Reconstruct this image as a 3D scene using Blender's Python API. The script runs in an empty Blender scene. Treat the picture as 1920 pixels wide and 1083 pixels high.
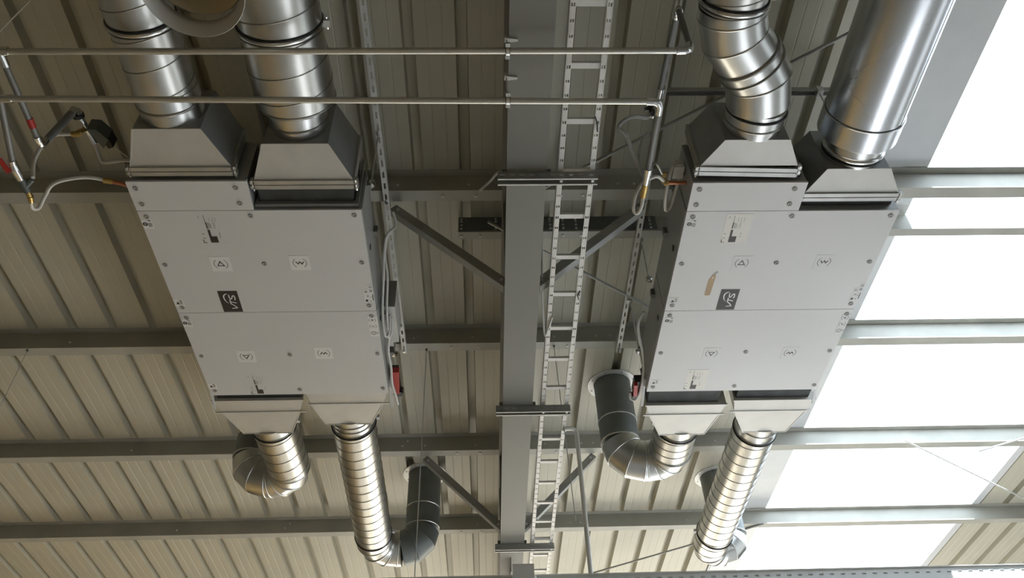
import bpy, math, random
from mathutils import Vector, Matrix

random.seed(4)
S = bpy.context.scene
COL = S.collection
ZC = 1.6                      # eye height: every height below is measured from the eye, the floor is at z = 0

# ------------------------------------------------------------------ camera
def make_camera():
    pi, ya, ro = math.radians(43.94), math.radians(2.758), math.radians(-2.485)
    fw = Vector((math.sin(ya)*math.cos(pi), math.cos(ya)*math.cos(pi), math.sin(pi)))
    r0 = Vector((math.cos(ya), -math.sin(ya), 0)); u0 = r0.cross(fw)
    r = r0*math.cos(ro) + u0*math.sin(ro); u = -r0*math.sin(ro) + u0*math.cos(ro)
    cd = bpy.data.cameras.new('camera'); co = bpy.data.objects.new('camera', cd); COL.objects.link(co)
    cd.sensor_width = 36; cd.sensor_fit = 'HORIZONTAL'; cd.lens = 1544/1920*36
    cd.clip_start = .05; cd.clip_end = 300
    m = Matrix((r, u, -fw)).transposed().to_4x4(); m.translation = (0, 0, ZC)
    co.matrix_world = m
    S.camera = co
make_camera()

# ------------------------------------------------------------------ world, sun, added fill lights, exposure
S.view_settings.view_transform = 'Standard'; S.view_settings.look = 'None'
S.view_settings.exposure = 0.0; S.view_settings.gamma = 1.0; S.view_settings.use_curve_mapping = False
W = bpy.data.worlds.new('sky'); S.world = W; W.use_nodes = True
bg = W.node_tree.nodes['Background']
bg.inputs[0].default_value = (.76, .90, 1.0, 1); bg.inputs[1].default_value = 4.0

def light(name, typ, loc, energy, color, rot=None, **kw):
    l = bpy.data.lights.new(name, typ); l.energy = energy; l.color = color
    for k, v in kw.items(): setattr(l, k, v)
    o = bpy.data.objects.new(name, l); COL.objects.link(o); o.location = loc
    if rot: o.rotation_euler = rot
    return o
sd = Vector((-.05, .36, -.93))
sun = light('sun', 'SUN', (0, 0, 20), 47.0, (.955, 1, 1.10), angle=.01)
sun.rotation_euler = sd.to_track_quat('-Z', 'Y').to_euler()
# added fill lights out of frame
light('side_fill', 'AREA', (11.6, 4, 3.0), 170, (.84, .93, 1.0), (0, math.radians(90), 0), shape='RECTANGLE', size=2.4, size_y=16)
light('rear_fill', 'AREA', (2.6, 15.5, 3.0), 530, (1, .93, .78), (math.radians(-90), 0, 0), shape='RECTANGLE', size=11, size_y=2.6)
for p, e in (((-2.2, -3.0, 5.3), 420), ((-5.6, 11.5, 5.2), 1050)):
    light('warm_fill', 'SPOT', p, e, (1, .62, .13), (0, 0, 0), spot_size=math.radians(110), spot_blend=.5, shadow_soft_size=.2)

# ------------------------------------------------------------------ materials
def mat(name, color, rough=.5, metal=0.0, var=.06, scale=6.0, bump=0.0, bscale=60.0, spec=.5, bands=None):
    m = bpy.data.materials.new(name); m.use_nodes = True
    nt = m.node_tree; N = nt.nodes; L = nt.links
    p = N['Principled BSDF']
    p.inputs['Roughness'].default_value = rough; p.inputs['Metallic'].default_value = metal
    p.inputs['Specular IOR Level'].default_value = spec
    tc = N.new('ShaderNodeTexCoord')
    no = N.new('ShaderNodeTexNoise'); no.inputs['Scale'].default_value = scale; no.inputs['Detail'].default_value = 5
    L.new(tc.outputs['Object'], no.inputs['Vector'])
    rp = N.new('ShaderNodeValToRGB')
    rp.color_ramp.elements[0].position = .3; rp.color_ramp.elements[1].position = .7
    rp.color_ramp.elements[0].color = tuple(c*(1-var) for c in color)+(1,)
    rp.color_ramp.elements[1].color = tuple(min(1, c*(1+var)) for c in color)+(1,)
    L.new(no.outputs['Fac'], rp.inputs['Fac']); L.new(rp.outputs['Color'], p.inputs['Base Color'])
    if metal > .5:
        mr = N.new('ShaderNodeMapRange'); mr.inputs['To Min'].default_value = rough*.93; mr.inputs['To Max'].default_value = rough*1.08
        L.new(no.outputs['Fac'], mr.inputs['Value']); L.new(mr.outputs['Result'], p.inputs['Roughness'])
    if bump or bands:
        bp = N.new('ShaderNodeBump'); bp.inputs['Distance'].default_value = .004; bp.inputs['Strength'].default_value = bump or .3
        n2 = N.new('ShaderNodeTexNoise'); n2.inputs['Scale'].default_value = bscale
        L.new(tc.outputs['Object'], n2.inputs['Vector'])
        h = n2.outputs['Fac']
        if bands:                                  # the rolled ribs of spiral duct, along its length
            wv = N.new('ShaderNodeTexWave'); wv.bands_direction = bands[0]; wv.inputs['Scale'].default_value = bands[1]
            wv.inputs['Distortion'].default_value = .6; wv.inputs['Detail'].default_value = 1
            L.new(tc.outputs['Object'], wv.inputs['Vector'])
            mx = N.new('ShaderNodeMath'); mx.operation = 'MULTIPLY_ADD'; mx.inputs[1].default_value = bands[2]
            L.new(wv.outputs['Fac'], mx.inputs[0]); L.new(h, mx.inputs[2]); h = mx.outputs[0]
        L.new(h, bp.inputs['Height']); L.new(bp.outputs['Normal'], p.inputs['Normal'])
    return m

M_roof = mat('roof_sheet_paint', (.49, .465, .37), .5, var=.04, scale=1.3)
M_purlin = mat('purlin_zinc', (.40, .39, .335), .55, 0, var=.10, scale=3)
M_rafter = mat('rafter_grey_paint', (.228, .222, .194), .55, var=.03, scale=1)
M_brace = mat('brace_steel', (.36, .36, .33), .5, .35, var=.08)
M_rail = mat('slotted_zinc', (.62, .62, .59), .45, .25, var=.12, scale=9)
M_ladder = mat('ladder_zinc', (.70, .69, .65), .45, .2, var=.06, scale=9)
M_strut = mat('strut_zinc', (.40, .40, .375), .42, .5, var=.08)
M_galv = mat('galvanised_sheet', (.60, .60, .575), .31, 1, var=.05, scale=7)
M_spiral = mat('galvanised_spiral', (.60, .59, .55), .33, 1, var=.05, scale=7, bump=.035, bscale=3, bands=('Y', 7.2, .9))
M_dull = mat('dull_zinc_pipe', (.20, .215, .21), .5, .55, var=.08, scale=8)
M_bright = mat('bright_foil_jacket', (.64, .65, .665), .27, 1, var=.02, scale=1)
M_seam = mat('duct_seam', (.34, .335, .31), .4, 1, var=.05)
M_rubber = mat('black_rubber', (.012, .012, .012), .5, var=.2)
M_clamp = mat('clamp_steel', (.66, .66, .64), .25, 1, var=.05)
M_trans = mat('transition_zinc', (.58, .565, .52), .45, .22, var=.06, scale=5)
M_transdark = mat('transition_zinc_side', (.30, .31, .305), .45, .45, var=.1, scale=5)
M_liner = mat('lining_painted_reflection', (.66, .57, .40), .35, .3, var=.08, scale=5)  # golden reflection painted into the lining's base colour
M_flange = mat('flange_zinc', (.42, .415, .385), .4, .5, var=.1, scale=9)
M_canvas = mat('dark_canvas', (.055, .058, .055), .7, var=.25, scale=8, bump=.4, bscale=14)
M_panel = mat('unit_panel_coating', (.66, .655, .635), .38, 0, var=.015, scale=2)
M_casing = mat('unit_casing_zinc', (.38, .385, .375), .45, .4, var=.06, scale=4)
M_cap = mat('grey_plastic_cap', (.30, .29, .265), .5, var=.05)
M_capdark = mat('cap_slot', (.05, .05, .05), .5)
M_ink = mat('black_ink', (.022, .02, .016), .5, var=.1)
M_greyink = mat('grey_ink', (.36, .355, .34), .5, var=.1, scale=90)
M_paper = mat('white_sticker', (.80, .79, .76), .5, var=.02)
M_cream = mat('cream_paper', (.80, .775, .71), .55, var=.02)
M_white = mat('white_letter', (.82, .82, .80), .4, var=.01)
M_tan = mat('tan_paper_tape', (.46, .33, .19), .6, var=.08)
M_pipe = mat('steel_pipe', (.60, .595, .56), .32, .8, var=.01, scale=2)
M_pipedark = mat('steel_pipe_dull', (.22, .22, .21), .55, .5, var=.1)
M_fit = mat('chrome_fitting', (.75, .75, .73), .16, 1, var=.05)
M_brass = mat('brass', (.50, .36, .13), .3, 1, var=.1)
M_copper = mat('copper', (.42, .17, .09), .4, .8, var=.1)
M_hose = mat('white_hose', (.62, .60, .54), .45, var=.04)
M_greyhose = mat('braided_hose', (.42, .42, .40), .35, .4, var=.3, scale=120)
M_red = mat('red_plastic', (.42, .025, .02), .4, var=.05)
M_black = mat('black_plastic', (.018, .018, .018), .4, var=.1)
M_actuator = mat('grey_green_housing', (.10, .115, .105), .5, var=.1)
M_grey = mat('grey_box', (.56, .555, .53), .45, .1, var=.05)
M_cable = mat('white_cable', (.60, .59, .55), .45, var=.03)
M_whitepipe = mat('white_conduit', (.88, .87, .82), .4, var=.02)
M_tray = mat('tray_white', (.80, .80, .76), .4, .1, var=.03)
M_floor = mat('concrete_floor', (.385, .37, .345), .38, var=.10, scale=.8)
M_wall = mat('hall_wall', (.30, .285, .25), .6, var=.05, scale=.5)
M_deck = mat('roof_deck', (.4, .4, .4), .7)
M_trim = mat('white_flashing', (.62, .63, .62), .45, var=.03)

def pane_mat():
    m = bpy.data.materials.new('clear_roof_light'); m.use_nodes = True
    nt = m.node_tree; N = nt.nodes; L = nt.links
    N.remove(N['Principled BSDF'])
    t = N.new('ShaderNodeBsdfTransparent'); t.inputs[0].default_value = (.86, .88, .90, 1)
    g = N.new('ShaderNodeBsdfTranslucent'); g.inputs[0].default_value = (.85, .87, .9, 1)
    x = N.new('ShaderNodeMixShader'); x.inputs[0].default_value = .12
    L.new(t.outputs[0], x.inputs[1]); L.new(g.outputs[0], x.inputs[2])
    L.new(x.outputs[0], N['Material Output'].inputs['Surface'])
    return m
M_pane = pane_mat()

# ------------------------------------------------------------------ mesh helpers
class B:
    def __init__(s): s.v = []; s.f = []; s.mi = []; s.sm = []
    def add(s, vs, fs, mi=0, sm=False):
        o = len(s.v); s.v += [tuple(v) for v in vs]
        for f in fs: s.f.append(tuple(i+o for i in f)); s.mi.append(mi); s.sm.append(sm)
        return s
    def box(s, x0, x1, y0, y1, z0, z1, mi=0):
        v = [(x, y, z) for z in (z0, z1) for y in (y0, y1) for x in (x0, x1)]
        return s.add(v, [(0, 2, 3, 1), (4, 5, 7, 6), (0, 1, 5, 4), (2, 6, 7, 3), (0, 4, 6, 2), (1, 3, 7, 5)], mi)
    def hexa(s, low, high, mi=0):                       # two quads, same winding
        return s.add(list(low)+list(high), [(3, 2, 1, 0), (4, 5, 6, 7)]+[(i, (i+1) % 4, (i+1) % 4+4, i+4) for i in range(4)], mi)
    def bar(s, a, b, w, h, up=(0, 0, 1), mi=0):         # box beam from a to b
        a, b = Vector(a), Vector(b); d = (b-a).normalized(); u = Vector(up)
        sx = d.cross(u)
        if sx.length < 1e-4: sx = d.cross(Vector((1, 0, 0)))
        sx.normalize(); uz = sx.cross(d)
        q = [(-1, -1), (1, -1), (1, 1), (-1, 1)]
        return s.hexa([a+sx*w/2*i+uz*h/2*j for i, j in q], [b+sx*w/2*i+uz*h/2*j for i, j in q], mi)
    def prism(s, prof, axis, a0, a1, mi=0, closed=True, caps=True):
        def P(p, a):
            return {'x': (a, p[0], p[1]), 'y': (p[0], a, p[1]), 'z': (p[0], p[1], a)}[axis]
        n = len(prof); v = [P(p, a0) for p in prof]+[P(p, a1) for p in prof]
        f = [(i, (i+1) % n, (i+1) % n+n, i+n) for i in range(n if closed else n-1)]
        if caps and closed: f += [tuple(range(n-1, -1, -1)), tuple(range(n, 2*n))]
        return s.add(v, f, mi)
    def sweep(s, path, r, n=24, caps=True, mi=0, split=True, sm=True):
        P = [Vector(p) for p in path]; R = r if isinstance(r, (list, tuple)) else [r]*len(P)
        D = [(P[i+1]-P[i]).normalized() for i in range(len(P)-1)]
        ref = Vector((0, 0, 1)) if abs(D[0].z) < .9 else Vector((1, 0, 0))
        u = (ref-D[0]*ref.dot(D[0])).normalized(); rings = []
        for i, d in enumerate(D):
            if i:
                q = D[i-1].rotation_difference(d); u = q @ u
                u = (u-d*u.dot(d)).normalized()
            w = d.cross(u); seg = []
            for k, e in ((i, 0), (i+1, 1)):
                nb = d
                if e == 0 and i > 0: nb = (D[i-1]+d).normalized()
                if e == 1 and i < len(D)-1: nb = (d+D[i+1]).normalized()
                ring = []
                for j in range(n):
                    t = 2*math.pi*j/n; o = (u*math.cos(t)+w*math.sin(t))*R[k]
                    ring.append(P[k]+o-d*(o.dot(nb)/d.dot(nb)))
                seg.append(ring)
            rings.append(seg)
        if split:
            for a, b in rings:
                s.add(a+b, [(j, (j+1) % n, (j+1) % n+n, j+n) for j in range(n)], mi, sm)
        else:
            rr = [rings[0][0]]+[x[1] for x in rings]; v = sum(rr, [])
            s.add(v, [(k*n+j, k*n+(j+1) % n, (k+1)*n+(j+1) % n, (k+1)*n+j) for k in range(len(rr)-1) for j in range(n)], mi, sm)
        if caps:
            s.add(rings[0][0], [tuple(range(n-1, -1, -1))], mi); s.add(rings[-1][1], [tuple(range(n))], mi)
        return s
    def lathe(s, prof, at, axis=(0, 1, 0), n=24, mi=0, sm=False):      # prof: (along, radius)
        at = Vector(at); d = Vector(axis).normalized()
        ref = Vector((0, 0, 1)) if abs(d.z) < .9 else Vector((1, 0, 0))
        u = (ref-d*ref.dot(d)).normalized(); w = d.cross(u); v = []
        for a, r in prof:
            for j in range(n):
                t = 2*math.pi*j/n; v.append(at+d*a+(u*math.cos(t)+w*math.sin(t))*r)
        f = [(k*n+j, k*n+(j+1) % n, (k+1)*n+(j+1) % n, (k+1)*n+j) for k in range(len(prof)-1) for j in range(n)]
        return s.add(v, f, mi, sm)
    def helix(s, a, b, r, pitch, w=.012, h=.004, n=28, mi=0):
        a, b = Vector(a), Vector(b); d = (b-a).normalized(); Ln = (b-a).length
        ref = Vector((0, 0, 1)) if abs(d.z) < .9 else Vector((1, 0, 0))
        u = (ref-d*ref.dot(d)).normalized(); wv = d.cross(u); v = []
        m = int(n*(Ln-w)/pitch)
        for k in range(m+1):
            t = 2*math.pi*k/n; c = w/2+k*pitch/n; o = u*math.cos(t)+wv*math.sin(t)
            v += [a+d*(c-w/2)+o*(r-.001), a+d*(c-w*.25)+o*(r+h), a+d*(c+w*.25)+o*(r+h), a+d*(c+w/2)+o*(r-.001)]
        f = []
        for k in range(m):
            for e in range(3): f.append((4*k+e, 4*k+e+4, 4*k+e+5, 4*k+e+1))
        return s.add(v, f, mi, True)
    def ribbon(s, pts, w, z, mi=0, h=.0005):            # a printed stroke on an underside
        pts = [Vector((p[0], p[1])) for p in pts]; n = len(pts); ws = w if isinstance(w, (list, tuple)) else [w]*n
        l, r = [], []
        for i in range(n):
            d = (pts[min(i+1, n-1)]-pts[max(i-1, 0)]).normalized(); nn = Vector((-d.y, d.x))
            if 0 < i < n-1:
                d1 = (pts[i]-pts[i-1]).normalized(); c = max(.5, d.dot(d1))
            else: c = 1
            l.append(pts[i]+nn*ws[i]/2/c); r.append(pts[i]-nn*ws[i]/2/c)
        v = [(p.x, p.y, z) for p in l]+[(p.x, p.y, z) for p in r]
        return s.add(v, [(i, i+1, i+1+n, i+n) for i in range(n-1)], mi)
    def poly(s, pts, z, mi=0):
        return s.add([(p[0], p[1], z) for p in pts], [tuple(range(len(pts)))], mi)
    def mesh(s, name, mats, off):
        me = bpy.data.meshes.new(name)
        me.from_pydata([(v[0]-off[0], v[1]-off[1], v[2]+ZC-off[2]) for v in s.v], [], s.f)
        for m in (mats if isinstance(mats, (list, tuple)) else [mats]): me.materials.append(m)
        me.polygons.foreach_set('material_index', s.mi); me.polygons.foreach_set('use_smooth', s.sm)
        me.update()
        return me

ORG = {}
def tag(o, label, cat, group=None, kind=None):
    if label: o['label'] = label
    if cat: o['category'] = cat
    if group: o['group'] = group
    if kind: o['kind'] = kind
    return o
def thing(name, label, cat, loc, group=None, kind=None):
    o = bpy.data.objects.new(name, None); COL.objects.link(o); o.empty_display_size = .1
    o.location = (loc[0], loc[1], loc[2]+ZC); ORG[o] = Vector(o.location)
    return tag(o, label, cat, group, kind)
def part(name, b, mats, parent, label=None):
    off = ORG[parent]
    o = bpy.data.objects.new(name, b.mesh(name, mats, off)); COL.objects.link(o); o.parent = parent; ORG[o] = off
    if label: o['label'] = label
    return o
def solo(name, b, mats, label, cat, group=None, kind=None):
    xs = [[v[i] for v in b.v] for i in range(3)]
    off = Vector(((min(xs[0])+max(xs[0]))/2, (min(xs[1])+max(xs[1]))/2, (min(xs[2])+max(xs[2]))/2+ZC))
    o = bpy.data.objects.new(name, b.mesh(name, mats, off)); COL.objects.link(o); o.location = off; ORG[o] = off
    return tag(o, label, cat, group, kind)
def piece(name, me, loc, parent):                       # shared mesh, placed under a part or thing
    o = bpy.data.objects.new(name, me); COL.objects.link(o); o.parent = parent
    o.location = Vector((loc[0], loc[1], loc[2]+ZC))-ORG[parent]; ORG[o] = ORG[parent]
    return o
def shared(b, name, mats): return b.mesh(name, mats, (0, 0, ZC))

# slotted strip lying across z, running along y or x
def slotted(b, x0, x1, y0, y1, z0, z1, pitch, slot, width, axis='y', mi=0, start=None):
    if axis == 'y':
        c = (x0+x1)/2
        b.box(x0, c-width/2, y0, y1, z0, z1, mi); b.box(c+width/2, x1, y0, y1, z0, z1, mi)
        y = y0; nxt = y0+(pitch-slot)/2 if start is None else start
        while y < y1:
            b.box(c-width/2, c+width/2, y, min(nxt, y1), z0, z1, mi); y = nxt+slot; nxt += pitch
    else:
        c = (y0+y1)/2
        b.box(x0, x1, y0, c-width/2, z0, z1, mi); b.box(x0, x1, c+width/2, y1, z0, z1, mi)
        x = x0; nxt = x0+(pitch-slot)/2
        while x < x1:
            b.box(x, min(nxt, x1), c-width/2, c+width/2, z0, z1, mi); x = nxt+slot; nxt += pitch

# ------------------------------------------------------------------ the hall
X0, X1, Y0, Y1 = -9.4, 12.0, -8.0, 16.0
solo('floor', B().box(X0, X1, Y0, Y1, -1.7, -1.6), M_floor, 'warm grey concrete hall floor', None, kind='structure')
solo('wall_left', B().box(X0-.2, X0, Y0, Y1, -1.6, 5.0), M_wall, 'pale hall wall', None, kind='structure')
solo('wall_right', B().box(X1, X1+.2, Y0, Y1, -1.6, 5.0), M_wall, 'pale hall wall', None, kind='structure')
solo('wall_front', B().box(X0, X1, Y0-.2, Y0, -1.6, 5.0), M_wall, 'pale hall wall', None, kind='structure')
solo('wall_back', B().box(X0, X1, Y1, Y1+.2, -1.6, 5.0), M_wall, 'pale hall wall', None, kind='structure')
SL, SR = 3.36, 5.88
RY0 = 1.95                                              # roof light cut short here, out of view, to dim the near roof                                     # roof light between these x
ZR = 4.87
deck = B(); deck.box(X0, SL-.03, Y0, Y1, 4.965, 5.0); deck.box(SR+.03, X1, Y0, Y1, 4.965, 5.0); deck.box(SL-.03, SR+.03, Y0, RY0, 4.965, 5.0)
ceil = solo('ceiling', deck, M_deck, 'off-white ribbed steel roof lining seen from below', None, kind='structure')
def sheet(x0, n):
    prof = [(x0, ZR+.085)]
    for k in range(n):
        a = x0+.345*k
        prof += [(a+.033, ZR+.085), (a+.041, ZR)]
        for c in (.125, .22): prof += [(a+c-.006, ZR), (a+c-.002, ZR+.002), (a+c+.002, ZR+.002), (a+c+.006, ZR)]
        prof += [(a+.345-.041, ZR), (a+.345-.033, ZR+.085)]
    prof.append((x0+.345*n, ZR+.085))
    b = B(); m = len(prof); ys = [Y0, 3.83, 7.25, 11.0, Y1]
    b.add([(p[0], y, p[1]) for y in ys for p in prof],
          [(j*m+i, j*m+i+1, (j+1)*m+i+1, (j+1)*m+i) for j in range(len(ys)-1) for i in range(m-1)])
    return b
for k in range(1, 13): part('roof_panel', sheet(2.979-1.035*k, 3), M_roof, ceil)
bk = B(); bk.box(SL, SR, Y0, RY0-.03, ZR, ZR+.03); part('roof_panel', bk, M_roof, ceil)  # unseen sheet added to close the near roof light and hold back daylight
for k in range(0, 6): part('roof_panel', sheet(5.945+1.035*k, 3), M_roof, ceil)
# flashing either side of the roof light
fl = B()
fl.box(2.979, 3.17, Y0, Y1, ZR, ZR+.03); fl.box(3.172, SL, Y0, Y1, ZR+.004, ZR+.034)
fl.box(SR, 5.97, Y0, Y1, ZR, ZR+.03); fl.box(2.96, 2.985, Y0, Y1, ZR, ZR+.05)
solo('trim_1', fl, M_trim, 'pale flashing along the roof light', None, kind='structure')
win = B(); win.box(SL-.03, SL, RY0, Y1, ZR+.03, 4.97); win.box(SR, SR+.03, RY0, Y1, ZR+.03, 4.97); win.box(SL-.03, SR+.03, RY0-.03, RY0, ZR, 4.97)
w1 = solo('window_1', win, M_trim, 'long bright roof light strip over the hall', None, kind='structure')
yy = [RY0, 3.83, 5.55, 7.25, 8.95, 10.65, 12.35, 14.05, Y1]
for a, b_ in zip(yy[:-1], yy[1:]): part('pane', B().box(SL-.004, SR+.004, a+.004, b_-.004, 4.905, 4.915), M_pane, w1)
for a in yy[1:-1]: part('glazing_bar', B().box(SL, SR, a-.012, a+.012, 4.90, 4.925), M_trim, w1)

# ------------------------------------------------------------------ purlins
bolt_me = shared(B().lathe([(0, 0), (0, .011), (-.007, .009), (-.007, 0)], (0, 0, 0), (0, 0, 1), 8), 'bolt', M_rail)
bolt_y = shared(B().lathe([(0, 0), (0, .011), (-.007, .009), (-.007, 0)], (0, 0, 0), (0, 1, 0), 8), 'bolt', M_rail)
def purlin(y, label, x0=-9.3, x1=11.9, depth=.17, fl=.10, lap=True):
    t = thing('roof_purlin', label, 'purlin', (0, y, 4.7), 'purlins under the roof sheets')
    z0 = 4.70; z1 = ZR
    prof = [(y, z1), (y, z0), (y+fl, z0), (y+fl+.008, z0+.018), (y+fl+.004, z0+.019), (y+fl-.003, z0+.004), (y+.004, z0+.004), (y+.004, z1-.004), (y-.06, z1-.004), (y-.06, z1)]
    part('profile', B().prism(prof, 'x', x0, x1), M_purlin, t)
    if lap:                                             # sleeve where two lengths meet over the rafter
        s = [(y-.003, z1-.01), (y-.003, z0-.003), (y+fl-.004, z0-.003), (y+fl-.004, z0), (y, z0), (y, z1-.01)]
        part('lap_sleeve', B().prism(s, 'x', -.33, .85), M_purlin, t)
        for x in (-.29, -.05, .58, .74): piece('bolt', bolt_me, (x, y+.05, z0-.003), t)
    for x in (-3.6, -2.35, -.85, -.62, -.1, .62, 1.0, 1.12, 2.4):
        piece('bolt', bolt_y, (x, y-.003, z0+.06), t)
        if int(x*100) % 2: piece('bolt', bolt_y, (x+.05, y-.003, z0+.12), t)
    return t
purlin(3.83, 'grey roof purlin above the near ends of both air units')
purlin(5.55, 'grey roof purlin passing above the middle of both air units')
purlin(7.25, 'grey roof purlin just beyond the far ends of the air units')
purlin(8.93, 'grey roof purlin farthest from the viewer, at the bottom of the photo')
# a second channel standing beside the first purlin, from the rafter to the roof light
t = thing('steel_channel', 'short dark deep channel with bolted ends beside the nearest purlin, crossing the rafter', 'channel', (2, 4.24, 4.7))
y = 4.24
part('profile', B().prism([(y, ZR-.002), (y, 4.70), (y+.075, 4.70), (y+.075, 4.704), (y+.004, 4.704), (y+.004, ZR-.002)], 'x', -.19, 11.9), M_purlin, t)
part('web_plate', B().box(-.185, 1.35, y-.006, y-.001, 4.715, ZR-.005), M_dull, t, 'darker web plate')
for x in (-.165, .10, .52, .62, .72, 1.3):
    for z in (4.73, 4.77, 4.81, 4.84): piece('bolt', bolt_y, (x, y-.006, z), t)
for x in (-.165, -.02, .62, .76): piece('bolt', bolt_me, (x, y+.04, 4.70), t)

# ------------------------------------------------------------------ rafter
RX0, RX1 = .143, .378
t = thing('steel_rafter', 'wide flat grey steel roof beam running down the middle between the air units', 'beam', (.26, 4, 3.85))
ya, yb = -7.9, 11.0
part('lower_flange', B().box(RX0, RX1, ya, yb, 3.85, 3.868), M_rafter, t)
part('web', B().box(.254, .266, ya, yb, 3.868, 4.682), M_rafter, t)
part('upper_flange', B().box(RX0, RX1, ya, yb, 4.682, 4.70), M_rafter, t)
for yy_ in (3.95, 7.35, 8.0):
    part('stiffener', B().box(RX0+.006, RX1-.006, yy_-.006, yy_+.006, 3.868, 4.682), M_rafter, t)
part('end_plate', B().box(.245, .253, 7.92, 8.4, 3.70, 3.85), M_rafter, t)
# knee braces: angle iron from purlin to the rafter's lower flange
def knee(x0, x1, y, label):
    t = thing('knee_brace', label, 'brace', (x0, y, 4.69), 'knee braces of the rafter')
    a, b = Vector((x0, y, 4.69)), Vector((x1, y, 3.885)); d = (b-a).normalized()
    n = Vector((-d.z, 0, d.x)); n = n if n.z < 0 else -n
    bb = B(); w = .065
    bb.bar(a+Vector((0, .002, 0)), b+Vector((0, .002, 0)), .006, w, n)                       # upright leg facing the viewer
    p = a+n*w/2+Vector((0, w/2, 0)); q = b+n*w/2+Vector((0, w/2, 0))
    bb.bar(p, q, w, .006, n)                                                                 # lower leg
    part('angle', bb, M_brace, t)
    for e, s in ((a, 1), (b, -1)):
        part('bolt', B().lathe([(0, 0), (0, .013), (-.01, .011), (-.01, 0)], e+d*s*.05+Vector((0, -.001, 0)), (0, 1, 0), 8), M_rail, t)
knee(-.66, .16, 3.975, 'diagonal steel brace left of the rafter, beside the near end of the left air unit')
knee(1.19, .36, 3.975, 'diagonal steel brace right of the rafter, crossing behind the cable ladder above the middle')
knee(-.62, .16, 7.36, 'thin diagonal steel brace left of the rafter, near the bottom beside the grey vertical pipe')
knee(1.13, .36, 7.36, 'diagonal steel brace right of the rafter, near the bottom behind the white conduit')
# wind bracing rods
def rod(a, b, r, label, name='bracing_rod', cat='rod', group=None, m=None):
    return solo(name, B().sweep([a, b], r, 8), m or M_brace, label, cat, group)
rod((.40, 3.83, 4.685), (4.26, 1.29, 4.685), .012, 'thin dark tie rod slanting up to the right behind the bent duct', group='roof tie rods')
rod((.04, 4.10, 4.66), (1.76, 5.33, 4.66), .012, 'thin dark tie rod slanting down from the rafter to the right air unit', group='roof tie rods')
rod((1.2, 10.24, 4.69), (3.3, 8.92, 4.69), .012, 'thin tie rod at the bottom slanting up to the farthest right duct', group='roof tie rods')

# ------------------------------------------------------------------ cable ladder and its brackets
LB = 3.853
t = thing('cable_ladder', 'long pale zinc cable ladder running beside the rafter', 'ladder', (.555, 4, LB))
def side_rail(xc):
    b = B(); w = .03; y0_, y1_ = .9, 8.6
    for s in (-1, 0, 1): b.box(xc+s*.0122-.0024, xc+s*.0122+.0024, y0_, y1_, LB, LB+.003)
    y = y0_; k = 0
    while y < y1_:
        e = .017 if k % 4 else .02
        for s in (-.5, .5): b.box(xc+s*.0122-.0038, xc+s*.0122+.0038, y+e, y+.0875, LB+.0002, LB+.0028)
        y += .0875; k += 1
    sx = 1 if xc > .55 else -1
    b.box(xc+sx*.015-.0015, xc+sx*.015+.0015, y0_, y1_, LB, LB+.06)
    return b
part('side_rail', side_rail(.461), M_ladder, t); part('side_rail', side_rail(.646), M_ladder, t)
for k in range(22):
    y = 1.24+.351*k
    b = B(); b.box(.474, .633, y, y+.034, LB+.012, LB+.015); b.box(.474, .633, y, y+.003, LB+.015, LB+.03); b.box(.474, .633, y+.031, y+.034, LB+.015, LB+.03)
    part('rung', b, M_ladder, t)
tie = B(); tie.sweep([(.63, 2.62, LB-.003), (.646, 2.66, LB-.006), (.652, 2.72, LB-.003)], .004, 6)
part('cable_tie', tie, M_black, t)
tie = B(); tie.sweep([(.655, 4.02, LB-.003), (.64, 4.06, LB-.006), (.652, 4.1, LB-.003)], .004, 6)
part('cable_tie', tie, M_black, t)
def bracket(y, label, x0=.09, x1=.675):
    t = thing('support_bracket', label, 'bracket', (.38, y, 3.78), 'slotted brackets under rafter and ladder')
    z0, z1, w = 3.785, 3.85, .05; b = B()
    # front wall with slots
    c = (z0+z1)/2
    b.box(x0, x1, y, y+.003, z0, c-.006); b.box(x0, x1, y, y+.003, c+.006, z1-.002)
    x = x0; nxt = x0+.012
    while x < x1:
        b.box(x, min(nxt, x1), y, y+.003, c-.006, c+.006); x = nxt+.03; nxt += .058
    b.box(x0, x1, y+w-.003, y+w, z0, z1-.002)
    slotted(b, x0, x1, y+.003, y+w-.003, z1-.003, z1, .058, .03, .014, 'x')
    part('channel', b, M_strut, t)
    for a, e in ((y, y+.009), (y+w-.009, y+w)): part('lip', B().box(x0, x1, a, e, z0-.002, z0+.002), M_rail, t)
    for x in (RX0-.012, RX1+.012): part('beam_clamp', B().box(x-.014, x+.014, y+.012, y+.038, 3.852, 3.89), M_pipedark, t)
    for x in (.461, .646):
        part('bolt', B().lathe([(0, 0), (0, .009), (-.012, .009), (-.012, 0)], (x, y+w/2, 3.80), (0, 0, 1), 8), M_fit, t)
bracket(3.0, 'slotted steel bracket under rafter and ladder between the near ends of the air units')
bracket(5.31, 'slotted steel bracket under rafter and ladder, level with the air units\' far ends')
bracket(7.62, 'slotted steel bracket under rafter and ladder, at the bottom above the junction box')

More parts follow.
